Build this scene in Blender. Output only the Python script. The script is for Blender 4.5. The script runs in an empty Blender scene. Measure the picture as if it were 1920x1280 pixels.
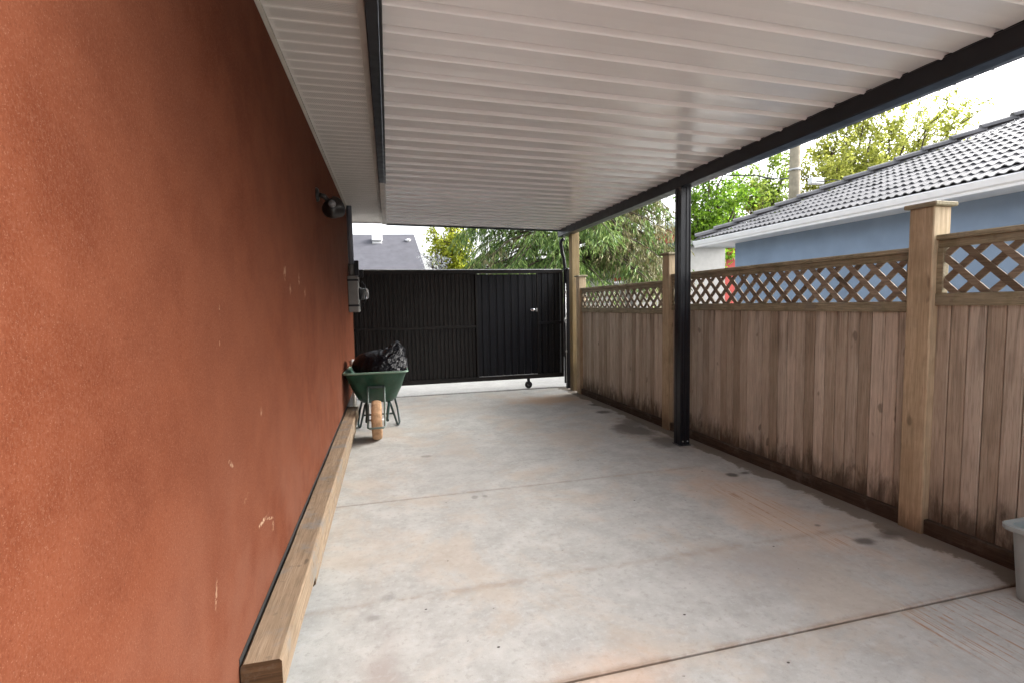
import bpy, bmesh, math, random
from mathutils import Vector, Matrix, noise
R = math.radians
random.seed(7)
scn = bpy.context.scene
COL = scn.collection

# ------------------------------------------------------------------ camera
F, YAW, PITCH, ROLL, EYE = 921.88, .24388, .07505, -.01981, 1.45
fw = Vector((math.sin(YAW)*math.cos(PITCH), math.cos(YAW)*math.cos(PITCH), -math.sin(PITCH)))
rt = Vector((math.cos(YAW), -math.sin(YAW), 0)); up = rt.cross(fw)
rt, up = rt*math.cos(ROLL)+up*math.sin(ROLL), up*math.cos(ROLL)-rt*math.sin(ROLL)
CAM = Vector((0, 0, EYE))
def spot(px, py, d):
    """a point d metres in front of the camera, seen at photo pixel px, py"""
    return CAM + (fw + rt*((px-960)/F) - up*((py-640)/F))*d
cd = bpy.data.cameras.new('camera'); cam = bpy.data.objects.new('camera', cd); COL.objects.link(cam)
m = Matrix((rt, up, -fw)).transposed().to_4x4(); m.translation = CAM
cam.matrix_world = m
cd.sensor_width = 36; cd.lens = F/1920*36; cd.clip_start = .05; cd.clip_end = 3000
scn.camera = cam

# ------------------------------------------------------------------ material helpers
class G:
    def __init__(s, name, rough=.7, spec=.5, metal=0):
        s.m = bpy.data.materials.new(name); s.m.use_nodes = True
        s.t = s.m.node_tree; s.n = s.t.nodes; s.l = s.t.links
        s.b = s.n['Principled BSDF']
        s.b.inputs['Roughness'].default_value = rough; s.b.inputs['Metallic'].default_value = metal
        s.b.inputs['Specular IOR Level'].default_value = spec
        s._c = None
    def new(s, t, **k):
        n = s.n.new(t)
        for a, v in k.items(): setattr(n, a, v)
        return n
    def put(s, sock, v):
        if isinstance(v, bpy.types.NodeSocket): s.l.new(v, sock)
        elif v is not None:
            if isinstance(v, (tuple, list)) and sock.type == 'RGBA' and len(v) == 3: v = (*v, 1)
            sock.default_value = v
    @property
    def co(s):
        if s._c is None: s._c = s.new('ShaderNodeTexCoord').outputs['Object']
        return s._c
    def rnd(s): return s.new('ShaderNodeNewGeometry').outputs['Random Per Island']
    def vm(s, op, a, b=None):
        n = s.new('ShaderNodeVectorMath', operation=op); s.put(n.inputs[0], a)
        if b is not None: s.put(n.inputs[1], b)
        return n.outputs['Value'] if op in ('LENGTH', 'DOT_PRODUCT', 'DISTANCE') else n.outputs[0]
    def ma(s, op, a, b=None, c=None, clamp=False):
        n = s.new('ShaderNodeMath', operation=op, use_clamp=clamp); s.put(n.inputs[0], a)
        if b is not None: s.put(n.inputs[1], b)
        if c is not None: s.put(n.inputs[2], c)
        return n.outputs[0]
    def sep(s, v):
        n = s.new('ShaderNodeSeparateXYZ'); s.put(n.inputs[0], v); return n.outputs
    def xyz(s, x, y, z):
        n = s.new('ShaderNodeCombineXYZ')
        for i, v in enumerate((x, y, z)): s.put(n.inputs[i], v)
        return n.outputs[0]
    def noise(s, v, scale, detail=4, rough=.55, dist=0, stretch=None):
        if stretch: v = s.vm('MULTIPLY', v, stretch)
        n = s.new('ShaderNodeTexNoise'); s.put(n.inputs['Vector'], v)
        n.inputs['Scale'].default_value = scale; n.inputs['Detail'].default_value = detail
        n.inputs['Roughness'].default_value = rough; n.inputs['Distortion'].default_value = dist
        return n.outputs['Fac']
    def rng(s, v, a, b, c=0, d=1, smooth=True):
        n = s.new('ShaderNodeMapRange', interpolation_type='SMOOTHSTEP' if smooth else 'LINEAR')
        for i, q in enumerate((v, a, b, c, d)): s.put(n.inputs[i], q)
        return n.outputs[0]
    def mix(s, f, a, b, mode='MIX'):
        n = s.new('ShaderNodeMix', data_type='RGBA', blend_type=mode)
        s.put(n.inputs[0], f); s.put(n.inputs[6], a); s.put(n.inputs[7], b)
        return n.outputs[2]
    def ramp(s, f, *stops):
        n = s.new('ShaderNodeValToRGB'); e = n.color_ramp.elements
        while len(e) < len(stops): e.new(.5)
        for q, (p, c) in zip(e, stops): q.position = p; q.color = (*c, 1)
        s.put(n.inputs[0], f); return n.outputs[0]
    def bump(s, h, st=.3, dist=.01):
        n = s.new('ShaderNodeBump'); n.inputs['Strength'].default_value = st; n.inputs['Distance'].default_value = dist
        s.put(n.inputs['Height'], h); s.put(s.b.inputs['Normal'], n.outputs[0])
    def col(s, c): s.put(s.b.inputs['Base Color'], c); return s
    def rough(s, v): s.put(s.b.inputs['Roughness'], v)
    def ell(s, co, cx, cy, rx, ry, nz, amp=.5, a=.55, b=1.0, ang=0):
        d = s.vm('SUBTRACT', co, (cx, cy, 0))
        if ang:
            r = s.new('ShaderNodeVectorRotate', rotation_type='Z_AXIS'); s.put(r.inputs['Vector'], d); r.inputs['Angle'].default_value = ang; d = r.outputs[0]
        l = s.vm('LENGTH', s.vm('MULTIPLY', d, (1/rx, 1/ry, 0)))
        l = s.ma('ADD', l, s.ma('MULTIPLY', s.ma('SUBTRACT', nz, .5), amp*2))
        return s.rng(l, a, b, 1, 0)

def plain(name, c, rough=.6, spec=.5, metal=0, var=.12, bump=0, bscale=60, scale=6):
    g = G(name, rough, spec, metal)
    nz = g.noise(g.co, scale, 5)
    lo = tuple(x*(1-var) for x in c); hi = tuple(min(1, x*(1+var)) for x in c)
    g.col(g.ramp(nz, (.3, lo), (.7, hi)))
    g.rough(g.rng(g.noise(g.co, scale*2.3, 3), .3, .7, max(.02, rough-.07), min(1, rough+.07)))
    if bump: g.bump(g.noise(g.co, bscale, 4), bump, .004)
    return g.m

def m_stucco():
    g = G('red_stucco', .9, .12)
    co = g.vm('ADD', g.co, (-.52, 3, 0)); x, y, z = g.sep(co)
    big = g.noise(co, .9, 4); mid = g.noise(co, 5, 6, .65); fine = g.noise(co, 150, 3, .7, 0, (1, 1.25, .8)); grit = g.noise(co, 330, 2, .6); med = g.noise(co, 42, 4, .7)
    c = g.ramp(mid, (.38, (0.1029, 0.0265, 0.0110)), (.62, (0.1341, 0.0386, 0.0171)))
    c = g.mix(g.rng(big, .42, .62, 0, .45), c, (0.1465, 0.0486, 0.0247))
    c = g.mix(g.rng(med, .5, .66, 0, .22), c, (0.1558, 0.0537, 0.0287))
    c = g.mix(g.rng(fine, .5, .66, 0, .42), c, (0.1682, 0.0644, 0.0355))
    c = g.mix(g.rng(fine, .44, .33, 0, .35), c, (0.0529, 0.0122, 0.0055))
    c = g.mix(g.rng(grit, .60, .72, 0, .6), c, (0.2120, 0.1074, 0.0684))
    st = g.noise(co, 4, 5, .65, 0, (1, 1, .12)); c = g.mix(g.rng(st, .55, .72, 0, .2), c, (0.0873, 0.0244, 0.0116))
    # dusty lower zone
    dust = g.ma('MULTIPLY', g.rng(z, 1.2, .3), g.rng(g.noise(co, 3, 5), .35, .7))
    c = g.mix(g.ma('MULTIPLY', dust, .45), c, (0.1808, 0.0822, 0.0546))
    # scrapes: two chance layers of thin pale nicks and a few named ones
    s1 = g.noise(co, 7, 6, .7, .6, (1, 3.2, .9)); gate = g.rng(g.noise(co, 2.2, 2), .54, .66)
    low = g.rng(z, 1.75, 1.2)
    nick = g.ma('MULTIPLY', g.ma('MULTIPLY', g.rng(s1, .685, .70), gate), low)
    c = g.mix(g.ma('MULTIPLY', nick, .55), c, (0.3241, 0.2146, 0.1505))
    yz = g.xyz(y, z, 0); wob = g.noise(co, 26, 4)
    fr = g.rng(g.noise(co, 60, 3, .7), .42, .56)
    for (cy, cz, ry, rz, ang, f) in ((2.10, .605, .095, .010, .05, 1.0), (2.20, .575, .09, .008, .35, 1.0), (2.255, .517, .02, .022, .4, .8), (2.80, 1.645, .035, .05, .6, .6), (2.93, 1.56, .03, .04, .3, .6), (3.22, 1.63, .035, .045, .5, .6), (3.42, 1.55, .03, .04, .6, .6),
                                     (1.55, .62, .012, .05, .3, .5), (1.76, .945, .045, .010, .6, .6), (1.74, 1.45, .006, .02, 0, .7), (1.72, 1.34, .006, .02, 0, .6), (2.17, 1.04, .02, .03, .3, .4), (1.9, .78, .03, .012, -.3, .35)):
        c = g.mix(g.ma('MULTIPLY', g.ma('MULTIPLY', g.ell(yz, cy, cz, ry, rz, wob, 1.1, .3, 1, ang), fr), f), c, (0.3864, 0.2717, 0.1847))
    g.col(c)
    h = g.ma('ADD', g.ma('MULTIPLY', fine, .7), g.ma('MULTIPLY', grit, .6))
    g.bump(h, .25, .004)
    return g.m

def m_concrete(outside=False):
    g = G('outdoor_concrete' if outside else 'stained_concrete', .82, .35)
    co = g.co; x, y, z = g.sep(co)
    n1 = g.noise(co, 1.1, 6, .6); n2 = g.noise(co, 4.5, 6, .65); n3 = g.noise(co, 30, 5, .6); n4 = g.noise(co, 260, 3, .6)
    n5 = g.noise(co, 13, 6, .7); n6 = g.noise(g.vm('ADD', co, (4, 9, 0)), 2.1, 7, .7, .6)
    c = g.ramp(n2, (.36, (.365, .362, .345)), (.5, (.422, .42, .402)), (.64, (.482, .478, .456)))
    c = g.mix(g.rng(n5, .53, .70, 0, .5), c, (.30, .30, .29))
    c = g.mix(g.rng(n6, .52, .68, 0, .32), c, (.51, .515, .50))
    c = g.mix(g.rng(n6, .46, .34, 0, .25), c, (.34, .335, .325))
    c = g.mix(g.rng(n3, .52, .68, 0, .5), c, (.49, .50, .495))
    c = g.mix(g.rng(n3, .45, .32, 0, .45), c, (.30, .285, .265))
    c = g.mix(g.rng(n4, .56, .72, 0, .5), c, (.27, .26, .245))
    if outside: c = g.mix(1, c, (.62, .62, .62), 'MULTIPLY')
    if not outside:
        c = g.mix(g.rng(n1, .52, .72, 0, .3), c, (.34, .34, .335))                       # grey worn patches
        warm = g.rng(g.noise(g.vm('ADD', co, (7, 3, 0)), 1.3, 7, .72, .5), .47, .62, 0, .42)
        c = g.mix(warm, c, (.47, .385, .30))                                                # ochre silt film
        wob = g.noise(co, 3.2, 6, .65)
        # darker grey traffic smear along the middle left
        c = g.mix(g.ma('MULTIPLY', g.ell(co, .55, 4.3, .42, 1.7, wob, .9, .2, 1.1), .22), c, (.30, .295, .285))
        c = g.mix(g.ma('MULTIPLY', g.ell(co, .75, 6.9, .9, .6, wob, .9, .2, 1.1), .3), c, (.40, .34, .28))
        c = g.mix(g.ma('MULTIPLY', g.ell(co, 2.35, 7.0, .75, .5, wob, .8, .2, 1.1), .7), c, (.50, .34, .22))
        c = g.mix(g.ma('MULTIPLY', g.ell(co, 1.9, 2.2, .55, .30, wob, .9, .1, 1.2), .45), c, (.33, .31, .30))
        c = g.mix(g.ma('MULTIPLY', g.ell(co, .75, 1.62, .35, .25, wob, .9, .1, 1.1), .55), c, (.55, .36, .24))
        c = g.mix(g.ma('MULTIPLY', g.ell(co, -.08, 1.9, .12, .4, wob, 1.0, .1, 1.1), .4), c, (.34, .27, .24))
        c = g.mix(g.ma('MULTIPLY', g.ell(co, 2.45, 2.9, .4, 1.0, wob, .9, .2, 1.1), .55), c, (.57, .40, .28))
        # rust-brown lines running with the fence
        lines = g.rng(g.noise(co, 1, 3, .6, 0, (60, .8, 1)), .50, .64)
        reg = g.ma('ADD', g.ell(co, 2.55, 1.45, .55, .34, wob, .6, .5, 1.0), g.ma('MULTIPLY', g.ell(co, 2.5, 2.75, .28, .75, wob, .8, .4, 1.0), .8), clamp=True)
        c = g.mix(g.ma('MULTIPLY', g.ma('MULTIPLY', g.ma('MULTIPLY', lines, g.rng(g.noise(co, 9, 4, .7), .36, .58)), reg), .85), c, (.32, .175, .09))
        # soil line along the joints
        for jy, wd, f in ((1.692, .022, .75), (2.41, .03, .3), (3.71, .02, .25)):
            d = g.ma('ABSOLUTE', g.ma('SUBTRACT', y, jy))
            mk = g.rng(g.ma('ADD', d, g.ma('MULTIPLY', n2, .03)), wd+.035, wd*.3)
            c = g.mix(g.ma('MULTIPLY', g.ma('MULTIPLY', mk, g.rng(g.noise(co, 3.7, 4, .7), .36, .56)), f), c, (.24, .16, .10))
        # damp band along the fence foot
        e = g.ma('ADD', x, g.ma('MULTIPLY', y, .0355))
        band = g.rng(g.ma('ADD', e, g.ma('MULTIPLY', g.ma('SUBTRACT', wob, .5), .42)), 3.05, 3.09)
        c = g.mix(g.ma('MULTIPLY', band, .8), c, (.13, .10, .072))
        # dark damp blots
        for (cx, cy, rx, ry, f) in ((2.78, 4.45, .22, .33, .75), (2.66, 5.0, .28, .34, .8), (2.80, 5.35, .16, .3, .7), (2.73, 5.98, .13, .10, .9), (2.80, 6.46, .08, .10, .9), (2.73, 3.45, .055, .05, .95), (2.865, 3.46, .065, .05, .9), (2.71, 2.25, .07, .05, .85), (2.93, 2.28, .14, .09, .75),
                                    (.58, 3.6, .03, .04, .4), (.66, 3.6, .025, .035, .4), (.3, 4.75, .07, .05, .4), (2.62, 2.5, .025, .02, .6), (-.05, 2.45, .05, .04, .35), (-.12, 2.3, .05, .03, .3)):
            c = g.mix(g.ma('MULTIPLY', g.ell(co, cx, cy, rx, ry, wob, 1.0, .35, 1.15), f), c, (.10, .09, .08))
        spk = g.rng(g.noise(co, 24, 2, .5), .745, .775)
        c = g.mix(g.ma('MULTIPLY', spk, .7), c, (.13, .12, .11))
        for (cx, cy) in ((1.28, 1.93), (2.15, 2.35), (.12, 2.3), (.4, 1.95), (2.55, 3.6), (1.7, 3.2), (.9, 5.2), (1.5, 1.55)):
            c = g.mix(g.ell(co, cx, cy, .008, .006, wob, .6), c, (.06, .05, .045))
    g.col(c)
    g.rough(g.rng(n2, .3, .7, .72, .92))
    g.bump(g.ma('ADD', g.ma('MULTIPLY', n3, .6), g.ma('MULTIPLY', n4, .5)), .35, .004)
    return g.m

def m_wood(name, lo, mid, hi, axis='z', base=None, wear=0, per=True, moss=0, drips=None):
    g = G(name, .85, .25)
    co = g.co; x, y, z = g.sep(co)
    v = co
    if per:
        r = g.rnd(); v = g.vm('ADD', co, g.xyz(g.ma('MULTIPLY', r, 37), g.ma('MULTIPLY', r, 11), g.ma('MULTIPLY', r, 23)))
    st = {'z': (1, 1, .045), 'y': (1, .045, 1), 'x': (.045, 1, 1)}[axis]
    gr = g.noise(v, 55, 6, .65, .4, st); gr2 = g.noise(v, 190, 3, .6, 0, st); bl = g.noise(v, 3, 4)
    c = g.ramp(gr, (.28, lo), (.5, mid), (.72, hi))
    c = g.mix(g.rng(gr2, .45, .75, 0, .55), c, tuple(q*.55 for q in lo))
    c = g.mix(g.rng(bl, .45, .75, 0, .4), c, tuple(q*.8 for q in lo))
    if per:
        c = g.mix(1.0, c, g.ramp(r, (0, (.58, .54, .49)), (.25, (.86, .83, .79)), (.7, (1.0, 1.0, 1.0)), (1, (1.2, 1.2, 1.2))), 'MULTIPLY')
    # knots
    kn = g.noise(v, 12, 1, .5, 0, {'z': (1, 1, .5), 'y': (1, .5, 1), 'x': (.5, 1, 1)}[axis])
    c = g.mix(g.rng(kn, .735, .79, 0, .6), c, tuple(q*.3 for q in lo))
    if wear:
        w = g.noise(co, 6, 5, .65); c = g.mix(g.rng(w, .5, .7, 0, wear), c, (.20, .185, .165))
        w2 = g.noise(g.vm('ADD', co, (3, 1, 5)), 17, 5, .7); c = g.mix(g.rng(w2, .55, .72, 0, wear*.9), c, (.13, .10, .075))
    if moss:
        w = g.noise(co, 9, 4); c = g.mix(g.rng(w, .5, .7, 0, moss), c, (.085, .085, .03))
    if base:
        h, f = base
        w = g.noise(v, 9, 5, .7, .5, {'z': (1, 1, .3), 'y': (1, .18, 1), 'x': (1, 1, 1)}[axis])
        mk = g.rng(g.ma('ADD', z, g.ma('MULTIPLY', g.ma('SUBTRACT', w, .5), h*3.2)), h*1.5, h*.3)
        c = g.mix(g.ma('MULTIPLY', mk, f), c, (.035, .022, .013))
    if drips:
        w = g.noise(v, 26, 3, .6, 0, (1, 1, .05)); w1 = g.noise(v, 3, 2)
        mk = g.ma('MULTIPLY', g.rng(w, .51, .63), g.rng(g.ma('ADD', z, g.ma('MULTIPLY', w1, .7)), drips-.1, drips+.5))
        c = g.mix(g.ma('MULTIPLY', mk, .45), c, (.06, .04, .028))
    g.col(c)
    g.bump(g.ma('ADD', gr, g.ma('MULTIPLY', gr2, .6)), .35, .003)
    return g.m

def m_roofpan():
    g = G('white_enamel_pan', .3, .5)
    co = g.co
    n = g.noise(co, 1.2, 4); c = g.ramp(n, (.3, (.76, .75, .74)), (.7, (.80, .79, .785)))
    d = g.noise(co, 7, 5, .6, 0, (.3, 1, 1)); c = g.mix(g.rng(d, .55, .8, 0, .12), c, (.52, .48, .44))
    g.col(c); g.rough(.24); g.b.inputs['Coat Weight'].default_value = .5; g.b.inputs['Coat Roughness'].default_value = .16
    return g.m

def m_soffit():
    g = G('vented_soffit', .55, .4)
    co = g.vm('ADD', g.co, (-.52, 3, 0)); x, y, z = g.sep(co)
    # punched holes in a staggered grid on two of three strips
    P = .0125
    u = g.ma('DIVIDE', x, P); w = g.ma('DIVIDE', y, P)
    row = g.ma('FLOOR', w); u2 = g.ma('ADD', u, g.ma('MULTIPLY', g.ma('MODULO', row, 2), .5))
    fx = g.ma('SUBTRACT', g.ma('FRACT', u2), .5); fy = g.ma('SUBTRACT', g.ma('FRACT', w), .5)
    d = g.vm('LENGTH', g.xyz(fx, fy, 0))
    strip = g.ma('FRACT', g.ma('DIVIDE', y, .10))
    on = g.ma('MULTIPLY', g.rng(strip, .2, .22), g.rng(strip, .86, .84))
    ex = g.ma('MULTIPLY', g.rng(x, -.48, -.478), g.rng(x, -.09, -.092))
    hole = g.ma('MULTIPLY', g.ma('MULTIPLY', g.rng(d, .26, .18), on), ex)
    n = g.noise(co, 2, 4); c = g.ramp(n, (.3, (.60, .575, .535)), (.7, (.66, .635, .60)))
    g.col(g.mix(hole, c, (.06, .055, .05)))
    return g.m

def m_leaf(name, *cols, tr=.35):
    g = G(name, .6, .3)
    r = g.rnd(); n = len(cols)
    c = g.ramp(r, *[(i/max(1, n-1), q) for i, q in enumerate(cols)])
    g.col(c)
    t = g.new('ShaderNodeBsdfTranslucent'); g.put(t.inputs[0], c)
    mx = g.new('ShaderNodeMixShader'); mx.inputs[0].default_value = tr
    out = g.n['Material Output']
    g.l.new(g.b.outputs[0], mx.inputs[1]); g.l.new(t.outputs[0], mx.inputs[2]); g.l.new(mx.outputs[0], out.inputs[0])
    return g.m

def m_bag():
    g = G('black_plastic_film', .23, .2); g.col((.006, .006, .008))
    n = g.noise(g.co, 16, 5, .6, 1.2); g.bump(n, .7, .02); return g.m

def m_tray():
    g = G('green_poly_tray', .34, .5); co = g.co
    n = g.noise(co, 10, 5); st = g.noise(co, 22, 5, .65, 0, (1, 1, .16))
    c = g.ramp(n, (.35, (.010, .050, .030)), (.65, (.016, .085, .050)))
    c = g.mix(g.rng(st, .52, .68, 0, .55), c, (.07, .10, .075)); c = g.mix(g.rng(st, .44, .34, 0, .6), c, (.006, .02, .013))
    g.col(c); g.rough(g.rng(st, .35, .65, .28, .55)); return g.m

def m_glass():
    g = G('clear_meter_glass', .05, .5); g.col((.75, .78, .78)); g.b.inputs['Transmission Weight'].default_value = .85; return g.m

M = dict(
    stucco=m_stucco(), concrete=m_concrete(), lane=m_concrete(True), pan=m_roofpan(), soffit=m_soffit(),
    black=plain('black_powder_coat', (.009, .010, .014), .36, .35, 0, .2, .05),
    gate=plain('black_gate_sheet', (.011, .0095, .009), .45, .3, 0, .25, .04, 90),
    gateb=plain('blue_black_gate_sheet', (.0045, .0055, .009), .40, .3, 0, .3, .04, 90),
    beige=plain('beige_trim', (.50, .47, .42), .5), white=plain('white_trim', (.74, .75, .76), .45, var=.05),
    steel=plain('galvanised_steel', (.55, .56, .57), .35, .5, .9), chrome=plain('polished_chrome', (.8, .8, .82), .12, .5, 1, .03),
    meter=plain('grey_meter_enamel', (.19, .185, .175), .5), pipe=plain('grey_conduit_plastic', (.17, .18, .21), .5),
    boards=m_wood('fence_board_wood', (.36, .31, .25), (.50, .44, .365), (.60, .54, .46), 'z', (.22, .8), .0, True, 0, 1.25),
    rail=m_wood('fence_rail_wood', (.18, .16, .105), (.31, .275, .19), (.42, .38, .28), 'y', None, .45, True, .35),
    lattice=m_wood('lattice_wood', (.17, .14, .105), (.28, .235, .18), (.38, .33, .26), 'y', None, .2, True),
    kick=m_wood('kickboard_wood', (.04, .028, .02), (.065, .046, .034), (.10, .075, .055), 'y', None, .3, True),
    post=m_wood('cedar_post_wood', (.36, .28, .18), (.50, .40, .27), (.60, .49, .35), 'z', (.12, .5), .12, True, .12),
    tall=m_wood('pale_treated_wood', (.22, .16, .08), (.31, .235, .125), (.40, .315, .185), 'z', (.5, .5), .15, True, .1),
    timber=m_wood('rough_sawn_timber', (.20, .145, .095), (.29, .215, .145), (.37, .285, .20), 'y', None, .95, True),
    endgrain=m_wood('dark_end_grain', (.05, .027, .012), (.085, .045, .02), (.13, .07, .034), 'x', None, .5, True),
    green=m_tray(), greenrim=plain('scuffed_tray_lip', (.16, .25, .19), .45),
    guard=plain('sheen_green_guard', (.10, .13, .115), .4), gpaint=plain('dark_green_tube_paint', (.012, .03, .028), .35), tan=plain('tan_foam_tyre', (.42, .255, .145), .8, .3, 0, .3, .9, 45, 22),  # guard: dark green lightened to carry the tube's reflections in its colour
    bag=m_bag(), tote=plain('grey_tote_plastic', (.29, .345, .35), .38, .5, 0, .12, .08, 40, 5), glass=m_glass(),
    blue=plain('blue_stucco', (.215, .285, .385), .9, .2, 0, .1, .5, 150, 2), tile=None,
    redsid=plain('red_siding', (.42, .05, .04), .7), pale=plain('pale_stucco', (.45, .44, .42), .85, .2, 0, .08, .3, 40),
    greyroof=plain('grey_felt_roof', (.085, .085, .098), .9, .2, 0, .12, .3, 60, 3), teal=plain('pale_teal_roof', (.13, .17, .165), .7),
    bark=plain('grey_brown_bark', (.085, .065, .05), .95, .2, 0, .35, .6, 40), pole=plain('weathered_pole_wood', (.30, .265, .20), .9, .2, 0, .2, .4, 50),
    wire=plain('black_cable', (.02, .02, .022), .5), asphalt=plain('asphalt', (.055, .055, .057), .9, .3, 0, .25, .5, 120, 4),
    lamp=plain('bronze_black_lamp', (.014, .012, .011), .35), sensor=plain('sensor_lens', (.16, .16, .165), .25), dark=plain('dark_void', (.02, .02, .02), .8),
    leaf_y=m_leaf('yellow_green_leaf', (.16, .19, .015), (.38, .42, .03), (.52, .55, .07), tr=.45), leaf_g=m_leaf('fresh_green_leaf', (.07, .16, .012), (.16, .29, .02), (.26, .42, .04), tr=.45),
    leaf_o=m_leaf('olive_spring_leaf', (.22, .25, .05), (.42, .45, .08), (.55, .56, .15), tr=.5), leaf_o2=m_leaf('pale_spring_leaf', (.12, .19, .03), (.26, .36, .05), (.38, .48, .10), tr=.5), leaf_w=m_leaf('white_blossom', (.10, .15, .08), (.7, .7, .72), (.8, .8, .82)),
    needle=m_leaf('cedar_spray', (.03, .07, .016), (.09, .165, .035), (.18, .28, .06), (.29, .35, .12), tr=.2), needle_b=m_leaf('brown_cedar_spray', (.07, .07, .028), (.18, .165, .07), (.27, .25, .12), tr=.2),
)
def m_tile():
    g = G('concrete_roof_tile', .55, .4); r = g.noise(g.co, 2.2, 5, .7); n = g.noise(g.co, 60, 4)
    c = g.ramp(r, (.38, (.105, .105, .109)), (.62, (.17, .166, .174))); c = g.mix(g.rng(n, .5, .75, 0, .4), c, (.11, .11, .11)); g.col(c); return g.m
M['tile'] = m_tile()

# ------------------------------------------------------------------ mesh helpers
class MB:
    def __init__(s): s.v = []; s.f = []; s.sm = []
    def add(s, vs, fs, smooth=False):
        o = len(s.v); s.v += [Vector(v) for v in vs]; s.f += [tuple(i+o for i in f) for f in fs]; s.sm += [smooth]*len(fs); return s
    def bm(s, bm, smooth=False):
        bm.verts.ensure_lookup_table(); bm.verts.index_update()
        s.add([v.co.copy() for v in bm.verts], [[v.index for v in f.verts] for f in bm.faces], smooth); bm.free(); return s
    def box(s, x0, x1, y0, y1, z0, z1, bev=.003, mat=None):
        b = bmesh.new(); bmesh.ops.create_cube(b, size=1)
        for v in b.verts: v.co = Vector(((x0+x1)/2+v.co.x*(x1-x0), (y0+y1)/2+v.co.y*(y1-y0), (z0+z1)/2+v.co.z*(z1-z0)))
        if bev: bmesh.ops.bevel(b, geom=b.edges[:], offset=min(bev, .45*min(abs(x1-x0), abs(y1-y0), abs(z1-z0))), segments=1, affect='EDGES')
        if mat: bmesh.ops.transform(b, matrix=mat, verts=b.verts)
        return s.bm(b)
    def bar(s, p, q, w, h, upv=(0, 0, 1), bev=.002):
        p = Vector(p); q = Vector(q); d = (q-p); L = d.length; d.normalize()
        u = Vector(upv); a = d.cross(u).normalized(); u = a.cross(d)
        m = Matrix((a, d, u)).transposed().to_4x4(); m.translation = (p+q)/2
        return s.box(-w/2, w/2, -L/2, L/2, -h/2, h/2, bev, m)
    def tube(s, pts, r, seg=10, cap=True, smooth=True):
        pts = [Vector(p) for p in pts]; n = len(pts); rs = r if isinstance(r, (list, tuple)) else [r]*n
        vs = []; prev = None
        for i, p in enumerate(pts):
            d = (pts[min(i+1, n-1)]-pts[max(i-1, 0)]).normalized()
            if prev is None:
                a = d.cross(Vector((0, 0, 1)) if abs(d.z) < .9 else Vector((1, 0, 0))).normalized()
            else: a = (prev - d*prev.dot(d)).normalized()
            prev = a; b = d.cross(a)
            for k in range(seg):
                t = 2*math.pi*k/seg; vs.append(p+(a*math.cos(t)+b*math.sin(t))*rs[i])
        fs = [(i*seg+k, i*seg+(k+1) % seg, (i+1)*seg+(k+1) % seg, (i+1)*seg+k) for i in range(n-1) for k in range(seg)]
        o = len(s.f); s.add(vs, fs, smooth)
        if cap:
            base = len(s.v)-len(vs)
            s.f.append(tuple(base+k for k in reversed(range(seg)))); s.f.append(tuple(base+(n-1)*seg+k for k in range(seg))); s.sm += [False, False]
        return s
    def lathe(s, prof, c, axis='z', seg=24, smooth=True):
        vs = []; c = Vector(c)
        for (r, h) in prof:
            for k in range(seg):
                t = 2*math.pi*k/seg; a, b = r*math.cos(t), r*math.sin(t)
                vs.append(c+Vector({'z': (a, b, h), 'x': (h, a, b), 'y': (b, h, a)}[axis]))
        n = len(prof)
        fs = [(i*seg+k, i*seg+(k+1) % seg, (i+1)*seg+(k+1) % seg, (i+1)*seg+k) for i in range(n-1) for k in range(seg)]
        fs += [tuple(reversed(range(seg))), tuple((n-1)*seg+k for k in range(seg))]
        return s.add(vs, fs, smooth)
    def prism(s, poly, y0, y1, plane='xz', smooth=False):
        """closed outline extruded along the third axis"""
        n = len(poly)
        def P(a, b, t): return {'xz': (a, t, b), 'yz': (t, a, b), 'xy': (a, b, t)}[plane]
        vs = [P(a, b, y0) for a, b in poly]+[P(a, b, y1) for a, b in poly]
        fs = [(i, (i+1) % n, n+(i+1) % n, n+i) for i in range(n)]+[tuple(reversed(range(n))), tuple(range(n, 2*n))]
        return s.add(vs, fs, smooth)
    def build(s, name, mat, parent=None, fix=True):
        off = WLOC(parent) if parent else Vector()
        me = bpy.data.meshes.new(name); me.from_pydata([v-off for v in s.v], [], s.f); me.materials.append(M[mat] if isinstance(mat, str) else mat)
        me.polygons.foreach_set('use_smooth', s.sm)
        if fix and len(s.f) < 60000:
            b = bmesh.new(); b.from_mesh(me); bmesh.ops.recalc_face_normals(b, faces=b.faces); b.to_mesh(me); b.free()
        me.update()
        o = bpy.data.objects.new(name, me); COL.objects.link(o)
        if parent: o.parent = parent
        return o
def WLOC(o):
    v = Vector()
    while o: v += o.location; o = o.parent
    return v
def thing(name, label, cat, loc=(0, 0, 0), group=None):
    o = bpy.data.objects.new(name, None); COL.objects.link(o); o.location = loc; o.empty_display_size = .1
    return tag(o, label, cat, group)
def tag(o, label, cat, group=None):
    o['label'] = label; o['category'] = cat
    if group: o['group'] = group
    return o
def struct(o): o['kind'] = 'structure'; return o

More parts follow.
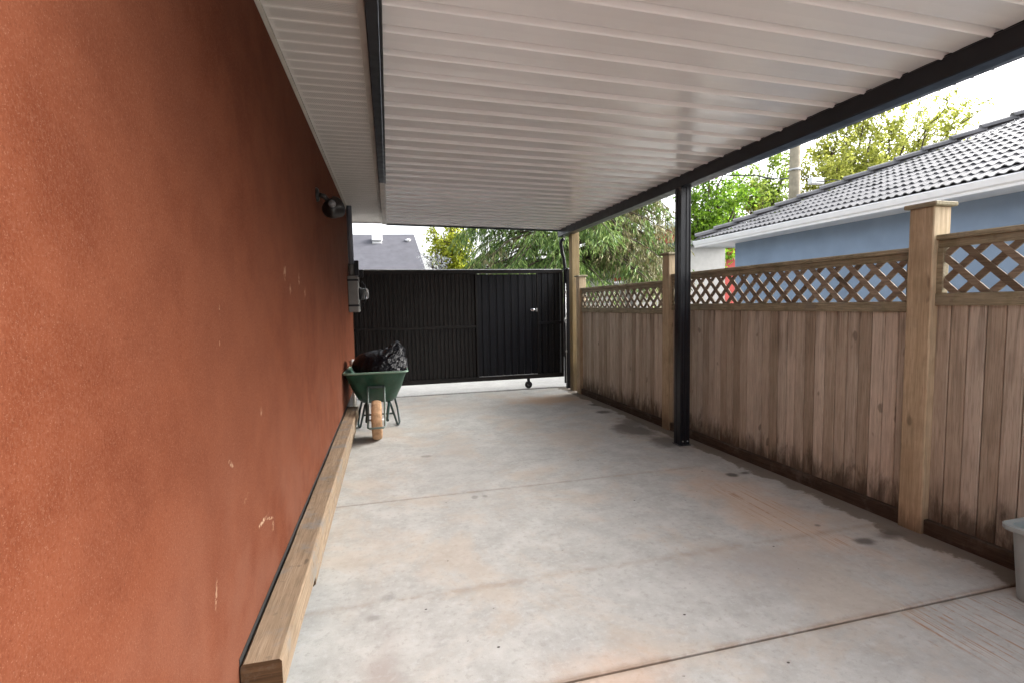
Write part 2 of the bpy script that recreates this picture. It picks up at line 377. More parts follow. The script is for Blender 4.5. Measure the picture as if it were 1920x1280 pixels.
# ------------------------------------------------------------------ ground, slab, lane
struct(MB().box(-400, 400, -400, 600, -.6, -.12, 0).build('ground', 'asphalt'))
sl = MB()
JY = [-7, -3.4, -.85, 1.692, 3.71, 5.6, 8.02]
for a, b in zip(JY[:-1], JY[1:]):
    tight = .0018
    e0 = .006 if abs(a-1.692) < .01 else tight*.5; e1 = .006 if abs(b-1.692) < .01 else tight*.5
    sl.box(-.62, 3.5, a+e0, b-e1, -.115, 0, .006 if abs(b-1.692) < .01 or abs(a-1.692) < .01 else .0025)
struct(sl.build('concrete_floor', 'concrete'))
struct(MB().box(-8, 12, 8.04, 12.5, -.115, .012, .01).build('concrete_lane', 'lane'))
struct(MB().box(3.51, 12, -8, 8.03, -.115, -.02, .004).build('bounce_ground', 'lane'))  # unseen pale ground beyond the fence, added to bounce light onto the blue wall
struct(MB().box(-.62, 3.5, -7, 8.03, -.119, -.018, 0).build('joint_fill', plain('joint_soil', (.10, .07, .05), .95)))

# ------------------------------------------------------------------ the red house
WX, SZ = -.52, 2.81
house = thing('stucco_house', 'long plain red-brown stucco house wall with white vented soffit overhead', 'house', (WX, 3, 0))
MB().box(-6, WX, -7, 7.70, .06, 2.95, .004).build('wall', 'stucco', house)
MB().box(-5.9, WX+.004, -7, 7.69, -.1, .058, 0).build('foundation', 'dark', house)
MB().box(WX+.0005, WX+.0022, 1.71, 7.69, .061, .306, 0).build('base_flashing', 'dark', house)
sf = MB()
y = -2.0
while y < 8.30:                                   # ribbed strips running out from the wall
    y1 = min(y+.1, 8.32)
    sf.add([(WX, y, SZ), (-.06, y, SZ), (-.06, y+.008, SZ+.006), (WX, y+.008, SZ+.006), (-.06, y+.016, SZ), (WX, y+.016, SZ), (-.06, y1, SZ), (WX, y1, SZ)],
           [(0, 1, 2, 3), (3, 2, 4, 5), (5, 4, 6, 7)])
    y += .1
sf.box(WX-.9, WX, 7.705, 8.32, SZ, SZ+.02, 0)
sf.build('soffit', 'soffit', house, fix=False)
MB().box(-.088, -.056, -2, 8.33, SZ-.006, SZ+.001, .001).build('soffit_trim', 'beige', house)
MB().box(WX+.001, WX+.022, -2, 7.70, SZ-.02, SZ-.002, .001).build('wall_trim', 'beige', house)
MB().box(-1.4, -.03, 8.33, 8.36, SZ-.02, SZ+.16, .003).build('end_fascia', 'white', house)
MB().box(-.053, -.032, -2, 8.33, SZ-.01, SZ+.16, .002).build('fascia', 'beige', house)
rf = MB().prism([(-.0, SZ+.16), (-6.2, SZ+2.1), (-6.2, SZ+2.02), (-.0, SZ+.12)], -7.3, 8.4); rf.build('roof', 'greyroof', house)

# ------------------------------------------------------------------ carport roof
RY0, RY1 = -.3, 7.90
def rz(x): return 2.722-(x-.02)*.0185
cp = thing('patio_cover', 'white ribbed metal patio cover with black beam and steel post', 'carport', (2.85, 4.36, 0))
P = .2135; prof = []
yy = 2.215-P*7
while yy < RY1+P:
    prof += [(yy+.026, .0), (yy+.100, .0015), (yy+.172, 0), (yy+.175, .004), (yy+.180, .034), (yy+.184, .038), (yy+.201, .038), (yy+.205, .034), (yy+.2090, .002), (yy+.2100, -.006), (yy+.2118, -.0105), (yy+.2150, -.0130), (yy+.2190, -.0130), (yy+.2230, -.009), (yy+.2265, -.003), (yy+.2285, 0)]
    yy += P
prof = [(min(max(a, RY0), RY1), b) for a, b in prof if RY0-.1 < a < RY1+.1]
X0, X1 = .016, 2.93
pm = MB(); n = len(prof)
NX = 12
vs = []
for t in (0, .0025):
    for i in range(NX+1):
        x = X0+(X1-X0)*i/NX
        for a, b in prof:
            vs.append((x, a, rz(x)+b+t+.0016*math.sin(a*5.3+x*2.1)))
fs = []
L = (NX+1)*n
for i in range(NX):
    for k in range(n-1):
        q = (i*n+k, i*n+k+1, (i+1)*n+k+1, (i+1)*n+k); fs.append(q); fs.append(tuple(L+j for j in reversed(q)))
pm.add(vs, fs); pm.build('roof_panel', 'pan', cp, fix=False)
# header channel against the house: black for most of its run, beige beyond
MB().box(-.050, .004, RY0, 5.25, 2.70, 2.80, .004).box(.0045, .020, RY0, 5.25, 2.694, 2.78, .003).build('header_channel', 'black', cp)
MB().box(-.046, .004, 5.252, RY1, 2.704, 2.80, .004).box(.0045, .018, 5.252, RY1, 2.698, 2.78, .003).build('header_trim', 'beige', cp)
bm_ = MB().box(2.80, 2.90, RY0, 7.93, 2.555, 2.667, .006).box(2.806, 2.83, RY0, 7.93, 2.6675, 2.675, .002)
bm_.build('beam', 'black', cp)
MB().prism([(2.9005, 2.56), (3.0, 2.58), (3.0, 2.662), (2.985, 2.662), (2.985, 2.60), (2.9005, 2.60)], RY0, 7.93).build('gutter', 'black', cp)
for yv, nm in ((RY1+.001, 'end_trim'), (RY0-.031, 'end_trim')):
    MB().prism([(.018, rz(0)-.022), (2.79, rz(2.79)-.022), (2.79, rz(2.79)+.06), (.018, rz(0)+.06)], yv, yv+.03).build(nm, 'black', cp)
# fluted steel post
c, h, gdep = (2.845, 4.36), .054, .006
pl = [(-h, -h), (-.02, -h), (-.014, -h+gdep), (.002, -h+gdep), (.006, -h), (.026, -h), (.030, -h+gdep), (.040, -h+gdep), (.044, -h), (h, -h), (h, h), (-h, h), (-h, .02), (-h+gdep, .014), (-h+gdep, -.014), (-h, -.02)]
po = MB().prism([(c[0]+a, c[1]+b) for a, b in pl], .0, 2.5545, 'xy').build('post', 'black', cp)
MB().box(c[0]-.066, c[0]+.066, c[1]-.066, c[1]+.066, .0005, .008, .002).build('foot_plate', 'black', po)
for dx in (-.022, .030):
    MB().lathe([(.007, 0), (.007, -.006), (.003, -.009)], (c[0]+dx, c[1]-h-.0005, .045), 'y', 8).build('bolt', 'steel', po)
# downspout elbow and pipe at the far end of the gutter
MB().tube([(2.90, 7.90, 2.53), (2.865, 7.93, 2.50), (2.86, 7.95, 2.45), (2.89, 7.97, 2.32), (2.925, 7.985, 2.2), (2.945, 7.99, 2.05), (2.95, 8.01, 1.8), (2.95, 8.01, .08)], .028, 10).build('downspout', 'black', cp)

# ------------------------------------------------------------------ fence (runs along x = FX(y))
def FX(y): return 3.225-.0355*y
fence = thing('wooden_fence', 'weathered brown board fence with lattice top and capped posts', 'fence', (3.1, 3.7, 0))
ANG = math.atan(-.0355)
def fm(yc):      # local frame: u = along fence (towards +y), w = outwards from the yard (+x), z
    d = Vector((-.0355, 1, 0)).normalized(); w = Vector((d.y, -d.x, 0))
    m = Matrix((w, d, Vector((0, 0, 1)))).transposed().to_4x4(); m.translation = Vector((FX(yc), yc, 0)); return m
def fence_post(yc, top, size=.14, w0=-.035):
    m = fm(yc)
    p = MB().box(w0, w0+size, -size/2, size/2, -.1, top-.026, .006, m).build('post', 'post', fence)
    MB().box(w0-.022, w0+size+.022, -size/2-.022, size/2+.022, top-.0255, top, .005, m).build('cap', 'rail', p)
for yc, tp, sz in ((7.38, 1.885, .12), (4.95, 1.985, .13), (2.30, 2.00, .14), (-.35, 2.02, .14)): fence_post(yc, tp, sz)
def fence_panel(ya, yb, top, lat0, rail0):
    yc = (ya+yb)/2; m = fm(yc); Lh = (yb-ya)/2*math.sqrt(1+.0355**2)
    b = MB(); u = -Lh; rnd = random.Random(int(yc*100))
    while u < Lh-.02:
        w = min(.0875, Lh-u)
        dz = rnd.uniform(-.006, .006); t = rnd.uniform(0, .003)
        b.box(.020+t, .040+t, u+.0018, u+w-.0018, .05+dz, rail0+.02, .005, m); u += .0875
    b.box(.0455, .052, -Lh, Lh, .04, rail0+.018, 0, m)  # added backing sheet, stops light leaking through the gaps between boards
    pan = b.build('fence_panel', 'boards', fence)
    pan['label'] = 'vertical board panel below the lattice'
    r = MB().box(.0, .052, -Lh, Lh, rail0, lat0, .005, m)                       # mid rail
    r.build('middle_rail', 'rail', pan)
    tr = MB().box(.008, .05, -Lh, Lh, top-.075, top-.030, .004, m).box(-.012, .075, -Lh, Lh, top-.0295, top, .005, m); tr.build('top_rail', 'rail', pan)
    kb = MB().box(-.012, .03, -Lh, Lh, -.02, .088, .004, m); kb.build('kickboard', 'kick', pan)
    for ua in (-Lh, Lh-.04): MB().box(.004, .05, ua, ua+.04, lat0+.0005, top-.0755, .003, m).build('side_stile', 'rail', pan)
    # lattice: two layers of 45 degree slats clipped to the opening
    z0, z1 = lat0-.01, top-.07; H = z1-z0; la = MB(); sw = .0185*1.414
    pitch = .150
    for layer, sg, w0 in ((0, 1, .016), (1, -1, .0245)):
        u = -Lh-H
        while u < Lh+H:
            # slat centre line goes from (u, z0) to (u + sg*H, z1)
            poly = [(u-sw, z0), (u+sw, z0), (u+sw+sg*H, z1), (u-sw+sg*H, z1)]
            poly = clip(poly, -Lh+.02, Lh-.02)
            if len(poly) > 2:
                k = len(poly)
                vs = [m @ Vector((w0, a, c)) for a, c in poly]+[m @ Vector((w0+.008, a, c)) for a, c in poly]
                la.add(vs, [tuple(range(k)), tuple(range(2*k-1, k-1, -1))]+[(i, (i+1) % k, k+(i+1) % k, k+i) for i in range(k)])
            u += pitch
    la.build('lattice', 'lattice', pan)
def clip(poly, a, b):
    for lim, sgn in ((a, 1), (b, -1)):
        out = []
        for i in range(len(poly)):
            p, q = poly[i-1], poly[i]; dp, dq = (p[0]-lim)*sgn, (q[0]-lim)*sgn
            if dp*dq < 0: t = dp/(dp-dq); out.append((lim, p[1]+(q[1]-p[1])*t))
            if dq >= 0: out.append(q)
        poly = out
        if not poly: break
    return poly
fence_panel(5.005, 7.33, 1.685, 1.375, 1.305)
fence_panel(2.362, 4.895, 1.748, 1.418, 1.352)
fence_panel(-.29, 2.238, 1.805, 1.465, 1.392)
# tall pale post by the gate
tp = tag(MB().box(2.935, 3.065, 7.63, 7.77, -.1, 2.66, .006).build('timber_post', 'tall'), 'tall pale timber post by the gate reaching up past the roof beam', 'post')

# ------------------------------------------------------------------ sliding gate
GY = 8.06
gate = thing('sliding_gate', 'black corrugated metal sliding gate with a knob door in it', 'gate', (1.3, GY, 0))
GB, GT = .185, 2.02
def corr(x0, x1, z0, z1, pitch, depth, y):
    pts = []; x = x0
    while x < x1:
        for f, d in ((0, 0), (.30, 0), (.36, depth), (.62, depth), (.68, 0)):
            if x+f*pitch <= x1: pts.append((x+f*pitch, y+d))
        x += pitch
    pts.append((x1, y))
    b = MB(); n = len(pts)
    vs = [(a, c, z0) for a, c in pts]+[(a, c, z1) for a, c in pts]+[(a, c+.003, z0) for a, c in pts]+[(a, c+.003, z1) for a, c in pts]
    fs = [(i, i+1, n+i+1, n+i) for i in range(n-1)]+[(2*n+i, 3*n+i, 3*n+i+1, 2*n+i+1) for i in range(n-1)]+[(n+i, n+i+1, 3*n+i+1, 3*n+i) for i in range(n-1)]
    return b.add(vs, fs)
corr(-1.15, 1.395, GB+.03, GT-.04, .066, .016, GY+.012).build('cladding_panel', 'gate', gate)
corr(2.475, 2.875, GB+.03, GT-.04, .115, .016, GY+.012).build('side_panel', 'gateb', gate)
fr = MB().box(-1.2, 2.93, GY-.02, GY+.045, GT-.055, GT, .004).box(-1.2, 2.93, GY-.02, GY+.045, GB, GB+.07, .004)
fr.box(-1.2, -1.15, GY-.02, GY+.045, GB+.0705, GT-.0555, .003).box(2.88, 2.93, GY-.02, GY+.045, GB+.0705, GT-.0555, .003).box(1.395, 1.425, GY-.02, GY+.04, GB+.0705, GT-.0555, .003).box(2.455, 2.48, GY-.018, GY+.04, GB+.0705, GT-.0555, .003)
fr.build('frame', 'gate', gate)
MB().box(-1.15, 1.392, GY-.022, GY+.01, 1.07, 1.115, .003).build('rail', 'gate', gate)
MB().box(2.484, 2.878, GY-.022, GY+.01, 1.10, 1.145, .003).build('rail', 'gateb', gate)
MB().box(-1.15, 2.88, GY-.021, GY+.046, GT+.0005, GT+.012, .003).build('top_cap', 'steel', gate)
dr = corr(1.4262, 2.4545, GB+.075, GT-.072, .125, .012, GY+.006).box(1.4262, 1.47, GY+.0, GY+.03, GB+.075, GT-.072, .003).box(2.415, 2.4545, GY+.0, GY+.03, GB+.075, GT-.072, .003).build('door', 'gateb', gate)
MB().box(1.43, 2.45, GY-.024, GY+.002, GB+.0705, GB+.076, .001).build('threshold', 'steel', dr)
MB().lathe([(.006, 0), (.032, 0), (.032, -.008), (.014, -.012), (.012, -.04), (.026, -.05), (.031, -.065), (.026, -.08), (.008, -.086)], (2.375, GY+.005, 1.345), 'y', 20).build('knob', 'chrome', dr)
MB().box(2.43, 2.462, GY-.026, GY-.002, 1.315, 1.375, .004).build('strike_plate', 'steel', dr)
wh = MB().lathe([(.012, -.02), (.06, -.02), (.062, -.012), (.052, 0), (.062, .012), (.06, .02), (.012, .02)], (2.29, GY+.02, .076), 'y', 24).build('roller', 'black', gate)
MB().lathe([(.004, -.024), (.022, -.023), (.022, .023), (.004, .024)], (2.29, GY+.02, .076), 'y', 16).build('hub', 'steel', wh)
for yv in (GY-.012, GY+.044): MB().box(2.272, 2.308, yv, yv+.007, .06, GB-.0005, .002).build('bracket', 'black', gate)
gp = thing('gate_post', 'black square gate post with a thin bright latch rod beside the timber post', 'post', (2.965, 7.94, 0))
MB().box(2.932, 2.998, 7.90, 7.966, -.1, 2.01, .006).lathe([(.004, .035), (.03, .032), (.045, .01), (.046, 0)], (2.965, 7.933, 2.0105), 'z', 16).build('shaft', 'black', gp)
rd = MB().tube([(2.918, 7.90, .12), (2.918, 7.90, 1.78)], .006, 8); rd.build('latch_rod', 'steel', gp)
for zz in (.62, 1.18, 1.62): MB().box(2.908, 2.9315, 7.89, 7.912, zz, zz+.035, .003).build('rod_guide', 'steel', gp)
MB().tube([(2.905, 7.895, 1.20), (2.885, 7.885, 1.16), (2.905, 7.89, 1.12)], .006, 8).build('rod_handle', 'steel', gp)

# ------------------------------------------------------------------ timbers on the floor along the wall
def timber(name, x0, x1, y0, y1, z0, z1, label, jit=.004, cat='timber'):
    b = bmesh.new(); N = 40; vs = []
    rnd = random.Random(int(y0*100)); r = .010
    sec = [(x0+r, z0), (x1-r, z0), (x1, z0+r), (x1, z1-r), (x1-r, z1), (x0+r, z1), (x0, z1-r), (x0, z0+r)]
    mb = MB(); n = len(sec)
    for i in range(N+1):
        y = y0+(y1-y0)*i/N
        for k, (a, c) in enumerate(sec):
            q = noise.noise(Vector((k*3.1, y*2.2, y0))); q2 = noise.noise(Vector((k*5.7+9, y*9, y0)))
            vs.append((a+q*jit+q2*jit*.35, y, c+noise.noise(Vector((k*2.7, y*2.6, 4+y0)))*jit*(0 if c == z0 else 1)))
    fs = [(i*n+k, i*n+(k+1) % n, (i+1)*n+(k+1) % n, (i+1)*n+k) for i in range(N) for k in range(n)]
    mb.add(vs, fs, False)
    o = mb.build(name, 'timber'); tag(o, label, cat)
    for i, dy in ((0, -.002), (N, .002)):
        e0 = [Vector(vs[i*n+k]) for k in range(n)]; e1 = [p+Vector((0, dy, 0)) for p in e0]
        MB().add(e0+e1, [tuple(range(n)), tuple(range(n, 2*n))]+[(k, (k+1) % n, n+(k+1) % n, n+k) for k in range(n)]).build('end_grain', 'endgrain', o)
    return o
timber('landscape_timber', -.516, -.388, 1.70, 6.0, .165, .293, 'long upper timber lying on another timber against the red wall')
timber('landscape_timber', -.505, -.425, 2.66, 5.95, .0, .1665, 'lower timber on the concrete carrying the long top timber')

# ------------------------------------------------------------------ flood light on the wall
fl = thing('flood_light', 'small black wall light with a grey sensor ball under the soffit', 'wall light', (WX, 4.22, 2.3))
MB().lathe([(.002, .022), (.045, .02), (.055, .008), (.055, 0)], (WX, 4.20, 2.34), 'x', 20).build('mount_plate', 'lamp', fl)
MB().tube([(WX+.02, 4.20, 2.34), (WX+.06, 4.21, 2.33), (WX+.09, 4.24, 2.29)], .02, 10).build('arm', 'lamp', fl)
mt = Matrix.Translation((WX+.115, 4.27, 2.25)) @ Matrix.Rotation(R(-50), 4, 'Z') @ Matrix.Rotation(R(25), 4, 'X') @ Matrix.Scale(.9, 4)
b = MB().lathe([(.02, -.085), (.06, -.075), (.082, -.04), (.09, .02), (.095, .05), (.09, .058), (.075, .052), (.01, .05)], (0, 0, 0), 'y', 24)
b.v = [mt @ v for v in b.v]; b.build('lamp_head', 'lamp', fl)
s_ = bmesh.new(); bmesh.ops.create_uvsphere(s_, u_segments=18, v_segments=12, radius=.030); bmesh.ops.translate(s_, verts=s_.verts, vec=(WX+.118, 4.16, 2.265))
MB().bm(s_, True).tube([(WX+.118, 4.16, 2.265), (WX+.11, 4.22, 2.27)], .018, 8).build('sensor', 'sensor', fl)

# ------------------------------------------------------------------ electric meter and conduit
em = thing('electric_meter', 'grey electric meter box with glass dial and conduit at the wall end', 'electric meter', (WX, 7.1, 1.35))
MB().box(WX+.002, WX+.135, 6.92, 7.25, 1.385, 1.87, .008).build('meter_box', 'meter', em)
for zz in (1.80, 1.462): MB().box(WX+.0, WX+.139, 6.914, 7.256, zz, zz+.025, .003).build('band', 'black', em)
MB().tube([(WX+.05, 7.06, 1.87), (WX+.05, 7.06, 2.03)], .045, 14).build('hub_fitting', 'meter', em)
MB().tube([(WX+.05, 7.06, 2.03), (WX+.05, 7.06, SZ)], .036, 14).build('conduit', 'pipe', em)
MB().box(WX+.09, WX+.145, 7.0, 7.1, 1.88, 2.08, .006).box(WX+.14, WX+.2, 7.05, 7.12, 1.86, 1.96, .006).build('disconnect_box', 'black', em)
MB().lathe([(.085, 0), (.09, .02), (.082, .03)], (WX+.135, 7.08, 1.63), 'x', 24).build('meter_ring', 'black', em)
MB().lathe([(.08, .03), (.078, .09), (.06, .12), (.01, .128)], (WX+.136, 7.08, 1.63), 'x', 24).build('dial_glass', 'glass', em)
MB().lathe([(.066, .03), (.066, .07), (.01, .075)], (WX+.136, 7.08, 1.63), 'x', 24).build('dial', 'sensor', em)
MB().tube([(WX+.17, 7.02, 1.80), (WX+.22, 7.02, 1.74), (WX+.22, 7.02, 1.55), (WX+.17, 7.02, 1.45)], .008, 8).build('cable', 'black', em)
gr_ = thing('gas_riser', 'short grey pipe riser with a cap against the red wall behind the wheelbarrow', 'pipe', (WX+.03, 6.75, 0))
MB().tube([(WX+.035, 6.75, 0), (WX+.035, 6.75, .70)], .022, 12).build('riser', 'beige', gr_)
MB().lathe([(.03, 0), (.034, .01), (.034, .06), (.02, .072), (.004, .075)], (WX+.035, 6.75, .70), 'z', 14).build('riser_cap', 'white', gr_)

# ------------------------------------------------------------------ wheelbarrow
wb = thing('wheelbarrow', 'green wheelbarrow with tan tyre parked by the red wall', 'wheelbarrow', (-.165, 5.9, 0))
def rrect(cx, cy, hx, hy, z, r, dz=0, n=6):
    out = []
    for qx, qy, a0 in ((1, 1, 0), (-1, 1, 90), (-1, -1, 180), (1, -1, 270)):
        for i in range(n+1):
            a = R(a0+90*i/n); x = cx+qx*(hx-r)+r*math.cos(a); y_ = cy+qy*(hy-r)+r*math.sin(a)
            out.append(Vector((x, y_, z+dz*(y_-cy)/hy)))
    return out
WCX = -.165
outer = [rrect(WCX, 6.08, .335, .50, .715, .06, -.02), rrect(WCX, 6.085, .325, .48, .69, .06, -.02), rrect(WCX, 6.10, .275, .38, .53, .11, .004), rrect(WCX, 6.12, .215, .28, .385, .10), rrect(WCX, 6.12, .175, .235, .348, .09), rrect(WCX, 6.12, .06, .08, .342, .03)]
inner = [rrect(WCX, 6.12, .06, .08, .350, .03), rrect(WCX, 6.12, .17, .23, .356, .09), rrect(WCX, 6.12, .21, .275, .392, .10), rrect(WCX, 6.10, .27, .375, .535, .11, .004), rrect(WCX, 6.085, .32, .475, .69, .06, -.02), rrect(WCX, 6.08, .330, .495, .717, .06, -.02)]
loops = outer+inner; n = len(outer[0]); tr = MB(); vs = [v for l in loops for v in l]
fs = [(i*n+k, i*n+(k+1) % n, (i+1)*n+(k+1) % n, (i+1)*n+k) for i in range(len(loops)-1) for k in range(n)]
fs.append(tuple(5*n+k for k in range(n))); fs.append(tuple(reversed([6*n+k for k in range(n)])))
tr.add(vs, fs, True); tray = tr.build('tray', 'green', wb)
lip = rrect(WCX, 6.08, .345, .51, .712, .07, -.02); MB().tube(lip+lip[:2], .012, 8, False).build('rim', 'greenrim', tray)
WY, WR = 5.53, .218
ty = MB(); prof_ = []
for i in range(13):
    a = math.pi*i/12; prof_.append((WR-.045+.045*math.sin(a)**.5 if 0 < i < 12 else WR-.055, -.054*math.cos(a)))
tyre_v = MB().lathe(prof_, (WCX-.005, WY, WR+.002), 'x', 56)
for i, v in enumerate(tyre_v.v):                    # tread blocks on the rolling face
    d = Vector((0, v.y-WY, v.z-WR-.002)); k = i % 56
    if d.length > WR-.012: v += d.normalized()*(-.005 if k % 4 in (0, 1) and 2 < (i//56) < 10 else 0)
wheel = tyre_v.build('wheel', 'tan', wb)
wheel['label'] = 'tan foam tyre with its hub'
MB().lathe([(.02, -.04), (.10, -.038), (.158, -.03), (.160, .03), (.10, .038), (.02, .04)], (WCX-.005, WY, WR+.002), 'x', 32).build('rim', 'gpaint', wheel)
MB().tube([(WCX-.115, WY, WR+.002), (WCX+.105, WY, WR+.002)], .011, 10).build('axle', 'steel', wheel)
MB().tube([(WCX-.092, 5.665, .56), (WCX-.092, 5.60, .50), (WCX-.092, 5.36, .23), (WCX-.092, 5.30, .195), (WCX-.075, 5.278, .188), (WCX+.065, 5.278, .188), (WCX+.083, 5.30, .195), (WCX+.083, 5.36, .23), (WCX+.083, 5.60, .50), (WCX+.083, 5.665, .56)], .0115, 10).build('wheel_guard', 'guard', wb)
MB().box(WCX-.10, WCX+.09, 5.675, 5.69, .545, .575, .003).build('front_bracket', 'gpaint', wb)
for sx in (-1, 1):
    hx = WCX+sx*.11
    MB().tube([(hx-.0, WY-.06, WR+.002), (hx, WY+.08, .25), (hx+sx*.02, 6.0, .335), (hx+sx*.09, 6.55, .42), (hx+sx*.125, 7.0, .60), (hx+sx*.13, 7.12, .62)], .016, 10).build('handle', 'gpaint', wb)
    fx_ = WCX+sx*.225
    MB().tube([(hx+sx*.03, 5.93, .325), (hx+sx*.05, 5.98, .25), (fx_-sx*.01, 6.10, .03), (fx_, 6.12, .014), (fx_+sx*.012, 6.16, .013), (fx_+sx*.02, 6.19, .03), (fx_+sx*.0, 6.27, .2), (hx+sx*.07, 6.38, .37)], .013, 10).build('leg', 'gpaint', wb)
MB().tube([(WCX-.185, 6.03, .175), (WCX+.185, 6.03, .175)], .011, 8).build('cross_brace', 'gpaint', wb)

# ------------------------------------------------------------------ rubbish bag in the wheelbarrow
def make_bag():
    b = bmesh.new(); bmesh.ops.create_icosphere(b, subdivisions=6, radius=1)
    for v in b.verts:
        p = v.co.copy(); x, y_, z = p.x*.29, p.y*.34, p.z*.19
        if z > 0:
            peak = math.exp(-((p.x-.72)**2/.10+(p.y+.1)**2/.5)); z = z*(.95+.10*p.x)+peak*.125*min(1, p.z*2.2)
        q = Vector((x, y_, z)); d = p.normalized()
        k = .22+.78*max(0, min(1, (q.x-.0)*8))
        n1 = noise.noise(q*5+Vector((3, 1, 2)))*.03
        rid = 1-abs(noise.noise(Vector((q.x*15-q.z*10, q.y*8, q.z*7+q.x*7))))*2.2
        rid2 = 1-abs(noise.noise(q*30+Vector((5, 5, 5))))*2.2
        q += d*(n1+max(0, rid)*.030*k+max(0, rid2)*.013*k)
        v.co = q+Vector((-.135, 6.03, .755))
    mb = MB().bm(b, True)
    return mb
bg = make_bag().build('garbage_bag', 'bag'); tag(bg, 'crumpled black garbage bag heaped in the green wheelbarrow', 'garbage bag')

# ------------------------------------------------------------------ grey tote at the right edge
bn = thing('storage_bin', 'open grey plastic bin standing by the fence', 'bin', (2.96, 1.42, 0))
BX, BY = 2.985, 1.435
lo = [rrect(BX, BY, .125, .175, .002, .03), rrect(BX, BY, .132, .182, .012, .035), rrect(BX, BY, .150, .203, .335, .04), rrect(BX, BY, .176, .228, .337, .05), rrect(BX, BY, .180, .232, .344, .05), rrect(BX, BY, .180, .232, .362, .05), rrect(BX, BY, .172, .224, .366, .045), rrect(BX, BY, .150, .203, .362, .04), rrect(BX, BY, .146, .199, .34, .038), rrect(BX, BY, .127, .177, .014, .03)]
n = len(lo[0]); vs = [v for l in lo for v in l]
fs = [(i*n+k, i*n+(k+1) % n, (i+1)*n+(k+1) % n, (i+1)*n+k) for i in range(len(lo)-1) for k in range(n)]+[tuple(reversed(range(n))), tuple((len(lo)-1)*n+k for k in range(n))]
MB().add(vs, fs, False).build('tub', 'tote', bn)
# handle gusset moulded under the lip on the yard side
MB().add([(BX-.150, BY+.10, .334), (BX-.150, BY-.10, .334), (BX-.176, BY-.08, .336), (BX-.176, BY+.08, .336), (BX-.1455, BY-.05, .275), (BX-.1455, BY+.05, .275)],
         [(0, 3, 5), (3, 2, 4, 5), (2, 1, 4), (0, 1, 2, 3), (0, 5, 4, 1)]).build('handle', 'tote', bn)

# ------------------------------------------------------------------ neighbour's blue house
bh = thing('blue_house', 'low blue stucco house with grey tiled hip roof and white gutter', 'house', (8, 4, 0))
EX, EY, EZ, SL, EN = 6.40, 9.23, 2.69, .435, 1.0
MB().box(6.86, 13.9, 1.55, 8.68, -.1, 2.62, .005).build('wall', 'blue', bh)
MB().box(EX+.02, 14.4, EN+.02, EY-.02, 2.585, 2.60, .002).build('eave_soffit', 'white', bh)
gpoly = [(EX-.085, 2.70), (EX-.09, 2.685), (EX-.075, 2.62), (EX-.055, 2.60), (EX-.05, 2.57), (EX+.018, 2.565), (EX+.018, 2.685), (EX-.07, 2.685)]
gt = MB().prism(gpoly, EN-.08, EY+.08)
gt.prism([(EY+.082, 2.70), (EY+.09, 2.685), (EY+.075, 2.62), (EY+.05, 2.57), (EY-.02, 2.565), (EY-.02, 2.685)], EX-.0, 14.4, 'yz').build('gutter', 'white', bh)
roof = MB(); per, ex = .108, .262
def wave(t):
    f = t % 1.0
    return .021*(math.sin(math.pi*f/.62)**1 if f < .62 else -.18*math.sin(math.pi*(f-.62)/.38))
NC = 17
for ci in range(NC):
    s0, s1 = ci*ex-.03, (ci+1)*ex+.03
    ys = []; y = EN-.03+max(0, s0); ymax = EY+.03-s0
    if ymax < y+.2: break
    while y < ymax: ys.append(y); y += per/8
    ys.append(ymax); n = len(ys); vs = []
    rr = random.Random(ci)
    for (s, dz) in ((s0, .004), (s0, .015), (s1, -.013)):
        for yv in ys:
            yc = max(min(yv, EY+.03-s), EN-.03+s); j = rr.random() if False else 0
            tj = noise.noise(Vector((math.floor(yv/(per*2))*1.7, ci*7.3, 0)))*.010
            vs.append((EX-.04+s, yc, EZ+.035+s*SL+dz+wave(yv/per)+tj))
    fs = [(r_*n+k, r_*n+k+1, (r_+1)*n+k+1, (r_+1)*n+k) for r_ in range(2) for k in range(n-1)]
    roof.add(vs, fs, False)
# deck underneath, far hip face and back slope
RM = (EY-EN)/2; EF = EX+8.2; MY = (EY+EN)/2; TZ = EZ+RM*SL
roof.add([(EX, EN, EZ), (EX, EY, EZ), (EX+RM, MY, TZ), (EF-RM, MY, TZ), (EF, EY, EZ), (EF, EN, EZ)], [(0, 1, 2), (1, 4, 3, 2), (4, 5, 3), (5, 0, 2, 3)])
rfo = roof.build('roof', 'tile', bh, fix=False)
hc = MB()
for sy, y0 in ((-1, EY+.03), (1, EN-.03)):
    dn = Vector((1, sy, SL)); Lh = RM*dn.length; dn.normalize(); st = Vector((EX-.03, y0, EZ+.07)); side = Vector((1, -sy, 0)).normalized(); nu = side.cross(dn); nu = nu if nu.z > 0 else -nu
    k = 0.0
    while k < Lh-.1:
        a = st+dn*k; c_ = st+dn*(k+.43)
        sec = [(-.125, -.035), (-.11, .012), (-.06, .045), (0, .056), (.06, .045), (.11, .012), (.125, -.035)]
        A = [a+side*u*1.1+nu*(w+.05) for u, w in sec]; B = [c_+side*u*.92+nu*w for u, w in sec]; A0 = [p-nu*.045 for p in A]
        hc.add(A+B+A0, [(i, i+1, 8+i, 7+i) for i in range(6)]+[(14+i, 15+i, i+1, i) for i in range(6)]); k += .385
hc.build('hip_cap', 'tile', rfo, fix=False)

